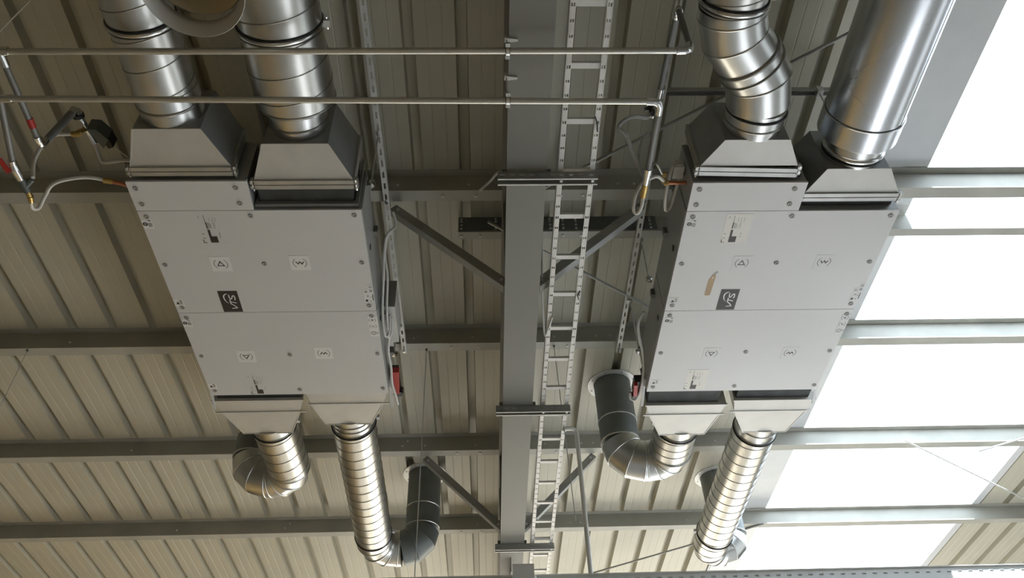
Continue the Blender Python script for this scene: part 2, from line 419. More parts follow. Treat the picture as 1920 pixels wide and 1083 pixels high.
# ------------------------------------------------------------------ slotted rails and hangers carrying the units
def rail(xc, y0, y1, label, z=4.655):
    t = thing('slotted_rail', label, 'rail', (xc, (y0+y1)/2, z), 'slotted hanging rails'); b = B()
    slotted(b, xc-.0205, xc+.0205, y0, y1, z, z+.003, .1, .05, .014)
    b.box(xc-.0205, xc-.0175, y0, y1, z+.003, z+.042); b.box(xc+.0175, xc+.0205, y0, y1, z+.003, z+.042)
    part('channel', b, M_rail, t)
    for y in (3.9, 5.6):
        part('bolt', B().lathe([(0, 0), (0, .013), (-.012, .013), (-.012, 0)], (xc, y, z), (0, 0, 1), 6), M_fit, t)
    return t
rail(-.70, .4, 5.64, 'long slotted zinc rail alongside the left air unit, under the purlins')
rail(1.195, .4, 5.66, 'long slotted zinc rail alongside the right air unit, under the purlins')
def hanger(x, y, z0, z1, label, dx=0, dy=0):
    t = thing('hanger_rod', label, 'rod', (x, y, z0), 'hanger rods of the air units')
    part('rod', B().sweep([(x, y, z0), (x+dx, y+dy, z1)], .0055, 8), M_rail, t)
    part('nut', B().lathe([(0, 0), (0, .012), (.014, .012), (.014, 0)], (x+dx, y+dy, z1-.014), (0, 0, 1), 6), M_fit, t)
    part('end_disc', B().lathe([(0, 0), (0, .020), (.012, .026), (.03, .026), (.036, .02), (.036, 0)], (x, y, z0-.015), (0, 0, 1), 10), M_fit, t)
hanger(-.703, 3.30, 4.115, 4.655, 'thin threaded rod from left rail to near corner of left air unit')
hanger(-.700, 4.98, 4.115, 4.655, 'thin threaded rod from left rail to far corner of left air unit')
hanger(1.222, 4.30, 4.23, 4.655, 'thin threaded rod from right rail to middle of right air unit')
hanger(1.215, 4.97, 4.10, 4.655, 'thin threaded rod from right rail to the dark lug at the right unit\'s far end')
# cross strut beyond the right rail
t = thing('cross_strut', 'short horizontal steel strut between the right rail and the large shiny duct', 'strut', (1.8, 2.98, 4.69))
b = B(); b.box(1.20, 2.55, 2.97, 2.973, 4.66, 4.70); b.box(1.20, 2.55, 3.007, 3.01, 4.66, 4.70); b.box(1.20, 2.55, 2.973, 3.007, 4.697, 4.70)
part('channel', b, M_strut, t)
part('rod_clip', B().box(2.22, 2.26, 2.96, 3.02, 4.645, 4.70), M_rail, t)
part('rod', B().sweep([(2.24, 2.99, 4.30), (2.24, 2.99, 4.66)], .005, 8), M_rail, t)

# ------------------------------------------------------------------ air handling units
cap_l = B(); cap_l.lathe([(0, 0), (-.005, .006), (-.006, .013), (-.0035, .0155), (.002, .0155)], (0, 0, 0), (0, 0, 1), 16, 0)
cap_mesh = shared(cap_l, 'screw_cap', [M_cap])
cap_r = B(); cap_r.lathe([(.002, .0165), (-.004, .0165), (-.005, .0115), (-.002, .0095)], (0, 0, 0), (0, 0, 1), 16, 0)
cap_r.lathe([(-.002, .0095), (-.0035, .008), (-.0035, 0)], (0, 0, 0), (0, 0, 1), 16, 2)
cap_r.box(-.0025, .0025, -.006, .006, -.0045, -.0034, 1)
cap_ring_mesh = shared(cap_r, 'screw_cap', [M_cap, M_capdark, M_grey])
ZP = 3.80
def arc(cx, cy, r, a0, a1, n=10):
    return [(cx+r*math.cos(math.radians(a0+(a1-a0)*k/n)), cy+r*math.sin(math.radians(a0+(a1-a0)*k/n))) for k in range(n+1)]
def symbol(u, v, kind, flip, X, Y, paper, parent, label):
    w, h = .125, .128; b = B(); zi = ZP-.0017
    b.box(X+u, X+u+w, Y+v, Y+v+h, ZP-.0012, ZP, 0)
    F = lambda a, c: (X+u+a*w, Y+v+(1-c if flip else c)*h)
    for a0, a1 in ((125, 235), (-55, 55)):
        b.ribbon([F(.5+.34*math.cos(math.radians(a0+(a1-a0)*k/12)), .5+.34*math.sin(math.radians(a0+(a1-a0)*k/12))) for k in range(13)], .0035, zi, 1)
    if kind == 'triangle':
        T = [F(.49, .27), F(.29, .64), F(.71, .64)]; I = [F(.49, .38), F(.365, .585), F(.625, .585)]
        for i in range(3):
            j = (i+1) % 3; b.add([(*T[i], zi), (*T[j], zi), (*I[j], zi), (*I[i], zi)], [(0, 1, 2, 3)], 1)
    else:
        b.ribbon([F(.30, .40), F(.42, .57), F(.50, .41), F(.60, .57), F(.70, .41)], .0075, zi, 1)
    return part('symbol_sticker', b, [paper, M_ink], parent, label)
def corner_sticker(u, v, kind, X, Y, paper, parent):
    b = B(); w, h = .062, .072; zi = ZP-.0017; x, y = X+u, Y+v
    b.box(x, x+w, y, y+h, ZP-.0012, ZP, 0)
    if kind == 'ring':
        b.ribbon(arc(x+.018, y+.034, .011, 0, 360, 16), .008, zi, 1); b.ribbon([(x+.011, y+.034), (x+.025, y+.034)], .004, zi, 1)
        b.poly([(x+.034, y+.004), (x+.05, y+.003), (x+.058, y+.016)], zi, 1)
        b.poly([(x+.034, y+.025), (x+.058, y+.025), (x+.058, y+.056), (x+.034, y+.056)], zi, 2)
    else:
        b.poly([(x+.024, y+.02), (x+.012, y+.046), (x+.038, y+.046)], zi, 1)
        b.poly([(x+.036, y+.008), (x+.054, y+.008), (x+.054, y+.045), (x+.042, y+.045)], zi, 2)
    return part('corner_sticker', b, [paper, M_ink, M_greyink], parent)
def badge(u, v, X, Y, parent):
    w, h = .127, .202; b = B(); zi = ZP-.0017
    b.box(X+u, X+u+w, Y+v, Y+v+h, ZP-.0012, ZP, 0)
    def F(px, py):                                      # sketch coordinates, skewed by the view, to the flat badge
        c = (py-235)/602.; a = (px-420-202*c)/560.; return (X+u+a*w, Y+v+c*h)
    b.ribbon([F(862, 733), F(1022, 718)], .0072, zi, 1); b.ribbon([F(1022, 722), F(925, 650), F(828, 598)], .0072, zi, 1)     # V
    b.ribbon([F(785, 480), F(800, 530), F(832, 612)], .0070, zi, 1); b.ribbon([F(806, 540), F(985, 576)], .0072, zi, 1)       # T
    b.ribbon([F(750, 345), F(768, 410), F(795, 455), F(822, 465), F(843, 445), F(852, 400), F(868, 366), F(893, 368), F(922, 400), F(940, 450), F(937, 497)], .0072, zi, 1)   # S
    b.ribbon([F(722, 325), F(680, 315), F(635, 332), F(605, 375), F(618, 435), F(655, 500), F(705, 550), F(765, 585)], [.002, .005, .0075, .0085, .008, .0065, .0045, .002], zi, 1)  # swoosh
    return part('badge', b, [M_ink, M_white], parent, 'black badge with white letters VTS under an arc')
def plate(u, v, X, Y, paper, parent, label):
    b = B(); zi = ZP-.0017; w, h = .165, .245; x, y = X+u, Y+v
    if paper: b.box(x, x+w, y, y+h, ZP-.0012, ZP, 0)
    R = lambda a, c, e, d, m: b.poly([(x+a*w, y+c*h), (x+e*w, y+c*h), (x+e*w, y+d*h), (x+a*w, y+d*h)], zi, m)
    R(.30, .05, .315, .28, 1); R(.30, .28, .34, .49, 1)
    for k in range(5): R(.355+.03*k, .28+.01*k, .37+.03*k, .49, 2)
    R(.30, .53, .385, .96, 1); R(.385, .755, .58, .96, 1)
    for k in range(3): R(.09, .07+.03*k, .15, .085+.03*k, 2)
    for k in range(7): R(.42+.055*k, .12, .435+.055*k, .27, 2) if k % 2 else None
    for k in range(3): R(.56+.03*k, .29, .57+.03*k, .48, 2)
    R(.02, .86, .05, .97, 1); R(.05, .95, .15, .97, 1); R(.05, .80, .15, .815, 1); R(.05, .66, .15, .675, 1)
    R(.68, .65, .74, .665, 1); R(.70, .72, .72, .80, 2); R(.84, .93, .87, .95, 2)
    return part('type_plate', b, [M_cream, M_ink, M_greyink], parent, label)
def edge_labels(X, Y, paper, pa, pb):
    b = B(); zi = ZP-.0017
    for (u, v, w, h) in ((1.262, .69, .03, .125), (1.295, .645, .03, .16)): b.box(X+u, X+u+w, Y+v, Y+v+h, ZP-.0012, ZP, 0)
    R = lambda u, v, w, h, m: b.poly([(X+u, Y+v), (X+u+w, Y+v), (X+u+w, Y+v+h), (X+u, Y+v+h)], zi, m)
    b.ribbon(arc(X+1.277, Y+.795, .008, 60, 330), .006, zi, 1); R(1.272, .79, .012, .01, 1)
    b.ribbon(arc(X+1.275, Y+.752, .008, -70, 70), .003, zi, 1); b.ribbon(arc(X+1.282, Y+.752, .008, -70, 70), .003, zi, 1)
    R(1.268, .70, .018, .02, 2); R(1.315, .735, .006, .06, 1); R(1.30, .76, .012, .004, 1); R(1.30, .79, .004, .012, 1)
    R(1.30, .655, .02, .022, 2); R(1.30, .69, .02, .025, 2)
    part('rating_label', b, [paper, M_ink, M_greyink], pa)
    b = B(); b.box(X+1.262, X+1.325, Y+.955, Y+1.163, ZP-.0012, ZP, 0)
    for k, c in enumerate((.99, 1.055, 1.125)):
        if k < 2:
            b.ribbon(arc(X+1.29, Y+c, .023, 120, 240), .0025, zi, 1); b.ribbon(arc(X+1.29, Y+c, .023, -60, 60), .0025, zi, 1)
    b.ribbon([(X+1.279, Y+.99), (X+1.301, Y+.99)], .005, zi, 1); b.ribbon([(X+1.29, Y+.979), (X+1.29, Y+1.001)], .005, zi, 1)
    b.ribbon([(X+1.28, Y+1.05), (X+1.29, Y+1.057), (X+1.301, Y+1.059)], .006, zi, 1)
    b.ribbon(arc(X+1.287, Y+1.125, .017, 0, 360, 16), .007, zi, 2); b.ribbon(arc(X+1.287, Y+1.125, .009, 0, 360, 12), .004, zi, 2)
    R = lambda u, v, w, h, m: b.poly([(X+u, Y+v), (X+u+w, Y+v), (X+u+w, Y+v+h), (X+u, Y+v+h)], zi, m)
    R(1.310, 1.115, .01, .018, 2)
    part('safety_label', b, [paper, M_ink, M_greyink], pb)

def air_unit(X, Y, label, right):
    t = thing('air_handling_unit', label, 'air handling unit', (X+.66, Y+.9, ZP), 'suspended air handling units')
    Wd, L1, L2 = 1.325, .900, 1.82
    c = B(); c.box(X+.002, X+Wd-.002, Y+.002, Y+L2-.002, ZP+.012, 4.19); c.box(X+.002, X+.688, Y-.215, Y+.002, ZP+.012, 4.185)
    part('casing', c, M_casing, t)
    for a, e in ((.01, L1-.006), (L1+.006, L2-.01)):
        for x in (X-.004, X+Wd-.002): part('side_panel', B().box(x, x+.006, Y+a, Y+e, ZP+.02, 4.17), M_casing, t)
    pf = part('front_panel', B().box(X, X+.690, Y-.220, Y-.002, ZP, ZP+.014), M_panel, t)
    pm = part('middle_panel', B().box(X, X+Wd, Y+.002, Y+L1-.002, ZP, ZP+.014), M_panel, t)
    pr = part('rear_panel', B().box(X, X+Wd, Y+L1+.002, Y+L2, ZP, ZP+.014), M_panel, t)
    me = cap_ring_mesh if right else cap_mesh
    for p, q in ((pf, [(.046, -.172), (.62, -.173), (.047, -.053), (.619, -.056)]),
                 (pm, [(.044, .044), (.661, .043), (1.281, .043), (.042, .446), (.664, .444), (1.282, .442), (.043, .843), (1.285, .845)]),
                 (pr, [(.043, .948), (1.29, .95), (.041, 1.354), (.667, 1.353), (1.29, 1.353), (.04, 1.76), (.67, 1.763), (1.291, 1.763)])):
        for u, v in q: piece('screw_cap', me, (X+u, Y+v, ZP), p)
    paper = M_panel if right else M_paper
    dx = .045 if right else 0
    symbol(.328+dx, .38, 'triangle', False, X, Y, paper, pm, 'sticker with a triangle in brackets')
    symbol(.826+(.09 if right else 0), .376, 'zigzag', False, X, Y, paper, pm, 'sticker with a zigzag in brackets')
    symbol(.293+.06*right, 1.302, 'triangle', True, X, Y, paper, pr, 'sticker with an upturned triangle in brackets')
    symbol(.846+.09*right, 1.275+.03*right, 'zigzag', True, X, Y, paper, pr, 'sticker with a zigzag in brackets')
    badge(.308+dx, .690, X, Y, pm)
    plate(.255 if right else .328, .022, X, Y, right, pm, 'printed type plate')
    plate(.277 if right else .30, 1.555 if right else 1.57, X, Y, right, pr, 'printed type plate')
    for u, v, k, p in ((.002, .068, 'ring', pm), (.002, .765, 'tri', pm), (.002, .966, 'ring', pr), (.002, 1.672, 'tri', pr)):
        corner_sticker(u+(.012 if right else 0), v, k, X, Y, paper, p)
    edge_labels(X, Y, paper, pm, pr)
    if right:
        b = B(); A = Matrix.Rotation(math.radians(4), 2); z0, z1 = ZP-.0015, ZP
        q = [(.268, .545), (.290, .555), (.284, .742), (.262, .750), (.246, .742), (.247, .60)]
        b.add([(X+a, Y+c_, z0) for a, c_ in q]+[(X+a, Y+c_, z1) for a, c_ in q], [tuple(range(6)), tuple(range(11, 5, -1))]+[(i, i+6, (i+1) % 6+6, (i+1) % 6) for i in range(6)], 0)
        b.ribbon([(X+.275, Y+.548), (X+.284, Y+.532), (X+.296, Y+.520)], .016, ZP-.001, 1)
        b.poly([(X+.268, Y+.57), (X+.28, Y+.575), (X+.268, Y+.587)], z0-.0004, 2)
        part('paper_tag', b, [M_tan, M_greyink, M_paper], pm, 'tan paper strip stuck on')
    sx = X+Wd if not right else X                       # service side, towards the rafter
    o = 1 if not right else -1
    def sbox(name, a0, a1, y0, y1, z0, z1, m, parent, lab=None):
        x0, x1 = sorted((sx+o*a0, sx+o*a1)); return part(name, B().box(x0, x1, y0, y1, z0, z1), m, parent, lab)
    for y in (Y+.06, Y+.45, Y+1.05, Y+1.7):
        sbox('mounting_lug', 0, .03, y-.02, y+.02, 4.08, 4.14, M_pipedark, t)
    # recessed latches on the side
    for y in (Y+.40, Y+1.08):
        part('latch', B().lathe([(0, .0), (0, .014), (.006, .022), (.008, .022), (.008, 0)], (sx, y, 3.90), (o, 0, 0), 12), M_black, t)
    if not right:
        cb = sbox('control_box', .012, .105, 4.262, 4.645, 3.95, 4.20, M_grey, t, 'pale grey control box')
        sbox('dark_front_face', .010, .107, 4.255, 4.262, 3.955, 4.20, M_transdark, cb)  # dark sheet covering the box's whole front face
        sbox('box_foot', .03, .06, 4.645, 4.70, 3.96, 3.985, M_rail, cb)
        for g in (4.30, 4.36): part('cable_gland', B().lathe([(0, 0), (0, .012), (-.03, .012), (-.035, .007), (-.035, 0)], (sx+.045, g, 3.95), (0, 0, 1), 8), M_black, cb)
        iso = sbox('isolator', .012, .080, 4.93, 5.26, 3.93, 3.965, M_black, t, 'black isolator with red lever')
        b = B(); b.hexa([(sx+.03, 4.92, 3.885), (sx+.085, 4.92, 3.885), (sx+.068, 5.19, 3.885), (sx+.042, 5.19, 3.885)], [(sx+.03, 4.92, 3.935), (sx+.085, 4.92, 3.935), (sx+.068, 5.19, 3.935), (sx+.042, 5.19, 3.935)])
        part('lever', b, M_red, iso)
        part('lever_tip', B().lathe([(0, 0), (0, .03), (.06, .03), (.06, 0)], (sx+.066, 5.20, 3.89), (0, 0, 1), 12), M_black, iso)
        part('bracket_arm', B().box(sx-.0, sx+.06, 5.17, 5.20, 3.90, 3.92), M_rail, t)
    else:
        iso = sbox('isolator', .012, .075, 5.10, 5.26, 3.90, 3.97, M_black, t, 'black isolator with red lever')
        part('lever', B().hexa([(sx-.085, 5.10, 3.865), (sx-.058, 5.10, 3.865), (sx-.045, 5.24, 3.865), (sx-.075, 5.24, 3.865)], [(sx-.085, 5.10, 3.905), (sx-.058, 5.10, 3.905), (sx-.045, 5.24, 3.905), (sx-.075, 5.24, 3.905)]), M_red, iso)
        part('lever_tip', B().lathe([(0, 0), (0, .022), (.05, .022), (.05, 0)], (sx-.06, 5.265, 3.875), (0, 0, 1), 12), M_black, iso)
        act = part('damper_actuator', B().box(sx-.075, sx-.012, 3.08, 3.17, 3.99, 4.05), M_grey, t, 'small grey actuator box')
        part('actuator_cover', B().box(sx-.065, sx-.02, 3.068, 3.08, 4.0, 4.045), M_grey, act)
        for z in (3.94, 4.02):
            part('coil_stub', B().sweep([(sx-.12, 3.16, z), (sx+.02, 3.16, z)], .013, 10), M_copper if z < 4 else M_pipedark, t, 'copper pipe stub' if z < 4 else 'dark pipe stub')
            part('coil_nut', B().lathe([(0, 0), (0, .019), (.025, .019), (.025, 0)], (sx-.135, 3.16, z), (1, 0, 0), 6), M_brass, t)
    # condensate stubs hanging at the far corners
    for x in (X-.012, X+Wd+.018):
        part('corner_hook', B().bar((x, Y+L2-.07, 3.87), (x-.003, Y+L2+.17, 3.79), .02, .006), M_paper, t, 'white corner strip')
    return t
air_unit(-2.055, 3.24, 'dim grey flat air handling unit hung on the left, white square stickers underneath', False)
air_unit(1.248, 3.272, 'brighter air handling unit hung on the right beside the roof light, tan paper strip underneath', True)

# ------------------------------------------------------------------ duct transitions
def transition(name, label, base, yb, outlet, yo, zb, zo, flange, gap=None, band=None, crooked=0.0):
    # base (x0,x1) at yb, outlet (x0,x1) at yo; zb,zo = (low, high); flange = list of (y0,y1)
    t = thing('duct_transition', label, 'duct transition', ((base[0]+base[1])/2, yb, zb[0]), 'sheet metal duct transitions')
    x0, x1 = base; a0, a1 = outlet
    P = [(x0, yb, zb[0]), (x1, yb, zb[0]), (x1, yb, zb[1]), (x0, yb, zb[1])]
    Q = [(a0, yo, zo[0]), (a1, yo, zo[0]), (a1, yo, zo[1]), (a0, yo, zo[1])]
    b = B(); f = 1 if yo > yb else -1
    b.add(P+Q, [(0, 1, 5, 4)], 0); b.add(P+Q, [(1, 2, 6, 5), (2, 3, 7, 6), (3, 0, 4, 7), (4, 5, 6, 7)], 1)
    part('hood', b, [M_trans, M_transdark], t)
    e = B()                                             # folded edges
    for i, j in ((0, 0), (1, 1)): e.bar(P[i], Q[j], .008, .006)
    e.bar(Q[0], Q[1], .006, .006)
    part('folded_edge', e, M_trans, t)
    for k, (ya, yb_) in enumerate(flange):
        w = .016; X0_, X1_, z0, z1 = x0-.012, x1+.012, zb[0]-.012, zb[1]+.012
        fr = B(); sk = crooked*(1 if k else 1)
        def R(xa, xb, za, zb_): fr.hexa([(xa, ya+sk*(xa-x0), za), (xb, ya+sk*(xb-x0), za), (xb, yb_+sk*(xb-x0), za), (xa, yb_+sk*(xa-x0), za)], [(xa, ya+sk*(xa-x0), zb_), (xb, ya+sk*(xb-x0), zb_), (xb, yb_+sk*(xb-x0), zb_), (xa, yb_+sk*(xa-x0), zb_)])
        R(X0_, X1_, z0, z0+w); R(X0_, X1_, z1-w, z1); R(X0_, X0_+w, z0+w, z1-w); R(X1_-w, X1_, z0+w, z1-w)
        part('flange', fr, M_flange, t)
        for x in (X0_-.006, X1_+.006):
            part('corner_bolt', B().lathe([(0, 0), (0, .008), (.03, .008), (.03, .013), (.045, .013), (.045, 0)], (x, (ya+yb_)/2-.03*f, z0+.012), (0, f, 0), 8), M_fit, t)
            part('corner_plate', B().box(min(x, x+.004*0)-.012, x+.012, min(ya, yb_)+.002, max(ya, yb_)-.002, z0+.0, z0+.04), M_flange, t)
    if band:                                            # plain sheet collar between flange and hood
        bb = B(); c0, c1, ca, cbb = band
        bb.hexa([(c0, ca, zb[0]), (c1, ca, zb[0]), (x1, cbb, zb[0]), (x0, cbb, zb[0])], [(c0, ca, zb[1]), (c1, ca, zb[1]), (x1, cbb, zb[1]), (x0, cbb, zb[1])])
        part('straight_neck', bb, M_trans, t)
        rib = B(); rib.box(min(c0, x0)-.006, max(c1, x1)+.006, ca-.004, ca+.012, zb[0]-.010, zb[0]+.004); rib.box(min(c0, x0)-.004, max(c1, x1)+.004, cbb-.014, cbb, zb[0]-.006, zb[0]+.002)
        part('neck_rib', rib, M_trans, t)
    if gap:
        g0, g1, ga, gb, inset = gap
        part('flexible_connector', B().box(g0+inset, g1-inset, min(ga, gb), max(ga, gb), zb[0]+.02, zb[1]-.01), M_canvas, t, 'dark flexible canvas sleeve')
        if abs(gb-ga) > .06:
            ee = B(); ee.box(g0, g1, gb-.022, gb, zb[0]-.008, zb[0]+.02); ee.box(g0, g0+.02, gb-.022, gb, zb[0]+.02, zb[1]); ee.box(g1-.02, g1, gb-.022, gb, zb[0]+.02, zb[1])
            part('rear_flange', ee, M_transdark, t)
    return t
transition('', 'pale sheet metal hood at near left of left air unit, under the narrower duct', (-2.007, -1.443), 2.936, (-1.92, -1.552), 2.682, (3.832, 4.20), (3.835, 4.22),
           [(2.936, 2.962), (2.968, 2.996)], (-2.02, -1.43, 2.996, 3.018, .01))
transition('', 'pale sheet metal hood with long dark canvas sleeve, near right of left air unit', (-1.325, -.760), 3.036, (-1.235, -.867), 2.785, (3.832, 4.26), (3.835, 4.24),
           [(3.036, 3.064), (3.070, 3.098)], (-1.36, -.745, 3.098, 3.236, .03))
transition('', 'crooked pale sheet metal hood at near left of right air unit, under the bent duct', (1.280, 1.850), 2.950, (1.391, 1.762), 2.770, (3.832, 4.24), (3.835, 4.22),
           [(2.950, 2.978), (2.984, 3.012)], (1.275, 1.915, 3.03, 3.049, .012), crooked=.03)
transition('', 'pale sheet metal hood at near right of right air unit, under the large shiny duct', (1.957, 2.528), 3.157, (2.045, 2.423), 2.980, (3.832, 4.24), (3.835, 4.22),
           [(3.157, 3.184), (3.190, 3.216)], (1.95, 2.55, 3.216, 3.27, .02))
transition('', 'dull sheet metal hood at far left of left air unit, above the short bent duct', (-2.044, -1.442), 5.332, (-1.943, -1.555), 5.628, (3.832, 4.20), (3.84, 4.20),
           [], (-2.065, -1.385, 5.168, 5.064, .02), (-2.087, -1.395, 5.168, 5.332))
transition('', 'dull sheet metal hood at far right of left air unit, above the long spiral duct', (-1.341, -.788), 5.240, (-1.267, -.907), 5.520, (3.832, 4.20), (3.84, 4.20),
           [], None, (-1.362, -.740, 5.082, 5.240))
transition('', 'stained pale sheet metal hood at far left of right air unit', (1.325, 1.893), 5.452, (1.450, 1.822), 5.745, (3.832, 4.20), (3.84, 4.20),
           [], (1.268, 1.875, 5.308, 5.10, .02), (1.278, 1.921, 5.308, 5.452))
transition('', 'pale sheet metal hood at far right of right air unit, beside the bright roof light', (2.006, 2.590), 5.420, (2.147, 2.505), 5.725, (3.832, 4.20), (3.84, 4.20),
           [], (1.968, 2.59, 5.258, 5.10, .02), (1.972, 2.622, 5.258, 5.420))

# ------------------------------------------------------------------ ducts
def clampband(t, at, d, r, lug=True, w=.022, lugside=1, m=None):
    d = Vector(d).normalized()
    part('clamp_band', B().lathe([(-w/2, r-.002), (-w/2, r+.009), (-w/4, r+.014), (w/4, r+.014), (w/2, r+.009), (w/2, r-.002)], at, d, 36, 0, True), m or M_clamp, t)
    for s in (-1, 1):
        a = Vector(at)+d*s*(w/2+.004)
        part('gasket', B().lathe([(-.006, r-.002), (-.006, r+.007), (.006, r+.007), (.006, r-.002)], a, d, 36, 0, True), M_rubber, t)
    if lug:
        sd_ = Vector((lugside, 0, 0))
        c = Vector(at)+sd_*(r+.026); part('clamp_lug', B().box(c.x-.016, c.x+.016, c.y-.02, c.y+.02, c.z-.014, c.z+.014), M_rail, t)
        part('clamp_bolt', B().lathe([(-.035, 0), (-.035, .007), (.035, .007), (.035, 0)], c, (0, 1, 0), 6), M_fit, t)
def bead(t, at, d, r, h=.006, w=.014, m=None, name='seam_ring'):
    part(name, B().lathe([(-w/2, r-.001), (-w/4, r+h), (w/4, r+h), (w/2, r-.001)], at, d, 36, 0, True), m or M_seam, t)
def duct(label, loc, group='ventilation ducts'):
    return thing('ventilation_duct', label, 'duct', loc, group)
def straight(t, a, b, r, pitch=.135, seam=True, m=None, name='spiral_tube'):
    part(name, B().sweep([a, b], r, 48, caps=True), m or M_spiral, t)
    if seam: part('spiral_seam', B().helix(a, b, r, pitch, .010, .0035, 36), M_seam, t)
def elbow(t, pts, r, m=None, name='elbow', ringm=None):
    part(name, B().sweep(pts, r, 40, caps=True), m or M_galv, t)
    for i in range(1, len(pts)-1):
        d0 = (Vector(pts[i])-Vector(pts[i-1])).normalized(); d1 = (Vector(pts[i+1])-Vector(pts[i])).normalized()
        bead(t, pts[i], (d0+d1), r/max(.8, (d0+d1).length/2)**.5, .005, .012, ringm or m or M_galv)

# left unit, near left: narrower duct
t = duct('narrower spiral duct running from the left air unit to the top left corner', (-1.75, 2.6, 3.85))
straight(t, (-1.745, 2.60, 4.015), (-1.78, .5, 4.03), .172, .17)
part('collar', B().sweep([(-1.738, 2.695, 4.012), (-1.745, 2.52, 4.015)], .176, 40), M_galv, t)
bead(t, (-1.742, 2.60, 4.013), (0, 1, 0), .176, .006, .02)
clampband(t, (-1.752, 2.128, 4.02), (0, 1, 0), .174, lug=False)
# left unit, near right: wider duct
t = duct('wider spiral duct with bolted clamp, running from left air unit to the top', (-1.06, 2.5, 3.85))
straight(t, (-1.055, 2.635, 4.075), (-1.085, .5, 4.085), .222, .16)
part('collar', B().sweep([(-1.05, 2.79, 4.02), (-1.052, 2.70, 4.025), (-1.055, 2.64, 4.06)], [.158, .17, .19], 40), M_galv, t)
bead(t, (-1.05, 2.73, 4.022), (0, 1, 0), .164, .005, .014); bead(t, (-1.055, 2.635, 4.075), (0, 1, 0), .222, .005, .016)
clampband(t, (-1.064, 2.18, 4.078), (0, 1, 0), .222, lug=True)
for s in (-1,): part('clamp_lug', B().box(-1.064-.262, -1.064-.236, 2.165, 2.195, 4.064, 4.092), M_rail, t)
# bellmouth of a supply nozzle at the top edge
t = duct('open bell-shaped duct end hanging at the top edge between the two left ducts', (-1.235, 1.66, 3.4))
b = B(); b.lathe([(0, .222), (.004, .225), (.010, .222), (.055, .200), (.085, .192), (.085, .188), (.055, .196), (.008, .216), (0, .222)], (-1.235, 1.665, 3.40), (0, 0, 1), 48, 0, True)
part('bell_rim', b, M_trans, t)
pts = [(-1.235, 1.665, 3.48), (-1.235, 1.645, 3.55), (-1.235, 1.57, 3.615), (-1.235, 1.46, 3.635), (-1.235, .4, 3.635)]
part('elbow', B().sweep(pts, .192, 40, caps=False), M_galv, t)
part('elbow_liner', B().sweep(pts, .188, 40, caps=False), M_liner, t, 'inner lining coloured like a golden reflection')
# right unit, near left: S-bend
t = duct('shiny double-bent duct rising from the right air unit', (1.57, 2.6, 3.85))
r = .168
S_ = [(1.575, 2.775, 3.99), (1.580, 2.62, 3.99), (1.545, 2.46, 4.0), (1.455, 2.33, 4.0), (1.36, 2.21, 4.0), (1.318, 2.08, 4.0), (1.312, 2.03, 4.0)]
part('collar', B().sweep([S_[0], S_[1]], r, 40), M_galv, t); bead(t, (1.577, 2.72, 3.99), (0, 1, 0), r); bead(t, (1.579, 2.655, 3.99), (0, 1, 0), r, .009, .02, M_rubber, 'gasket')
elbow(t, S_[1:4], r+.012, M_galv, 'elbow'); elbow(t, S_[3:], r+.010, M_galv, 'elbow')
for p, d in ((S_[3], (-.6, -.8, 0)),): bead(t, p, d, r+.012, .010, .03)
q = Vector(S_[3])+Vector((.04, .055, 0)); bead(t, q, (-.6, -.8, 0), r+.012, .008, .015)
straight(t, (1.312, 2.04, 4.0), (1.300, .5, 4.0), r+.004, .16)
part('sleeve', B().sweep([(1.311, 1.90, 4.0), (1.305, 1.4, 4.0)], r+.02, 40), M_galv, t)
clampband(t, (1.312, 2.005, 4.0), (0, 1, 0), r+.006, lug=False)
part('clamp_lug', B().box(1.312+.18, 1.312+.21, 1.98, 2.0, 3.98, 4.01), M_rail, t)
# right unit, near right: large jacketed duct
t = duct('large smooth shiny jacketed duct beside the bright roof light, top right', (2.23, 2.7, 3.8))
part('collar', B().sweep([(2.236, 2.99, 4.0), (2.236, 2.74, 4.01)], .172, 40), M_galv, t)
bead(t, (2.236, 2.93, 4.0), (0, 1, 0), .172, .012, .03, M_clamp, 'clamp_band'); bead(t, (2.236, 2.955, 4.0), (0, 1, 0), .172, .010, .012, M_rubber, 'gasket'); bead(t, (2.236, 2.86, 4.0), (0, 1, 0), .172)
part('jacket', B().sweep([(2.236, 2.83, 4.025), (2.236, .4, 4.045)], .226, 56), M_bright, t)
part('jacket_end', B().sweep([(2.236, 2.842, 4.025), (2.236, 2.70, 4.026)], .232, 56), M_bright, t)
bead(t, (2.236, 2.70, 4.026), (0, 1, 0), .231, .004, .012, M_bright)
bead(t, (2.236, 1.4, 4.04), (0, 1, 0), .226, .004, .012, M_bright)
part('jacket_seam', B().bar((2.236+.155, 2.70, 4.026-.165), (2.236+.155, .4, 4.045-.165), .014, .004, (.68, 0, -.73)), M_bright, t)

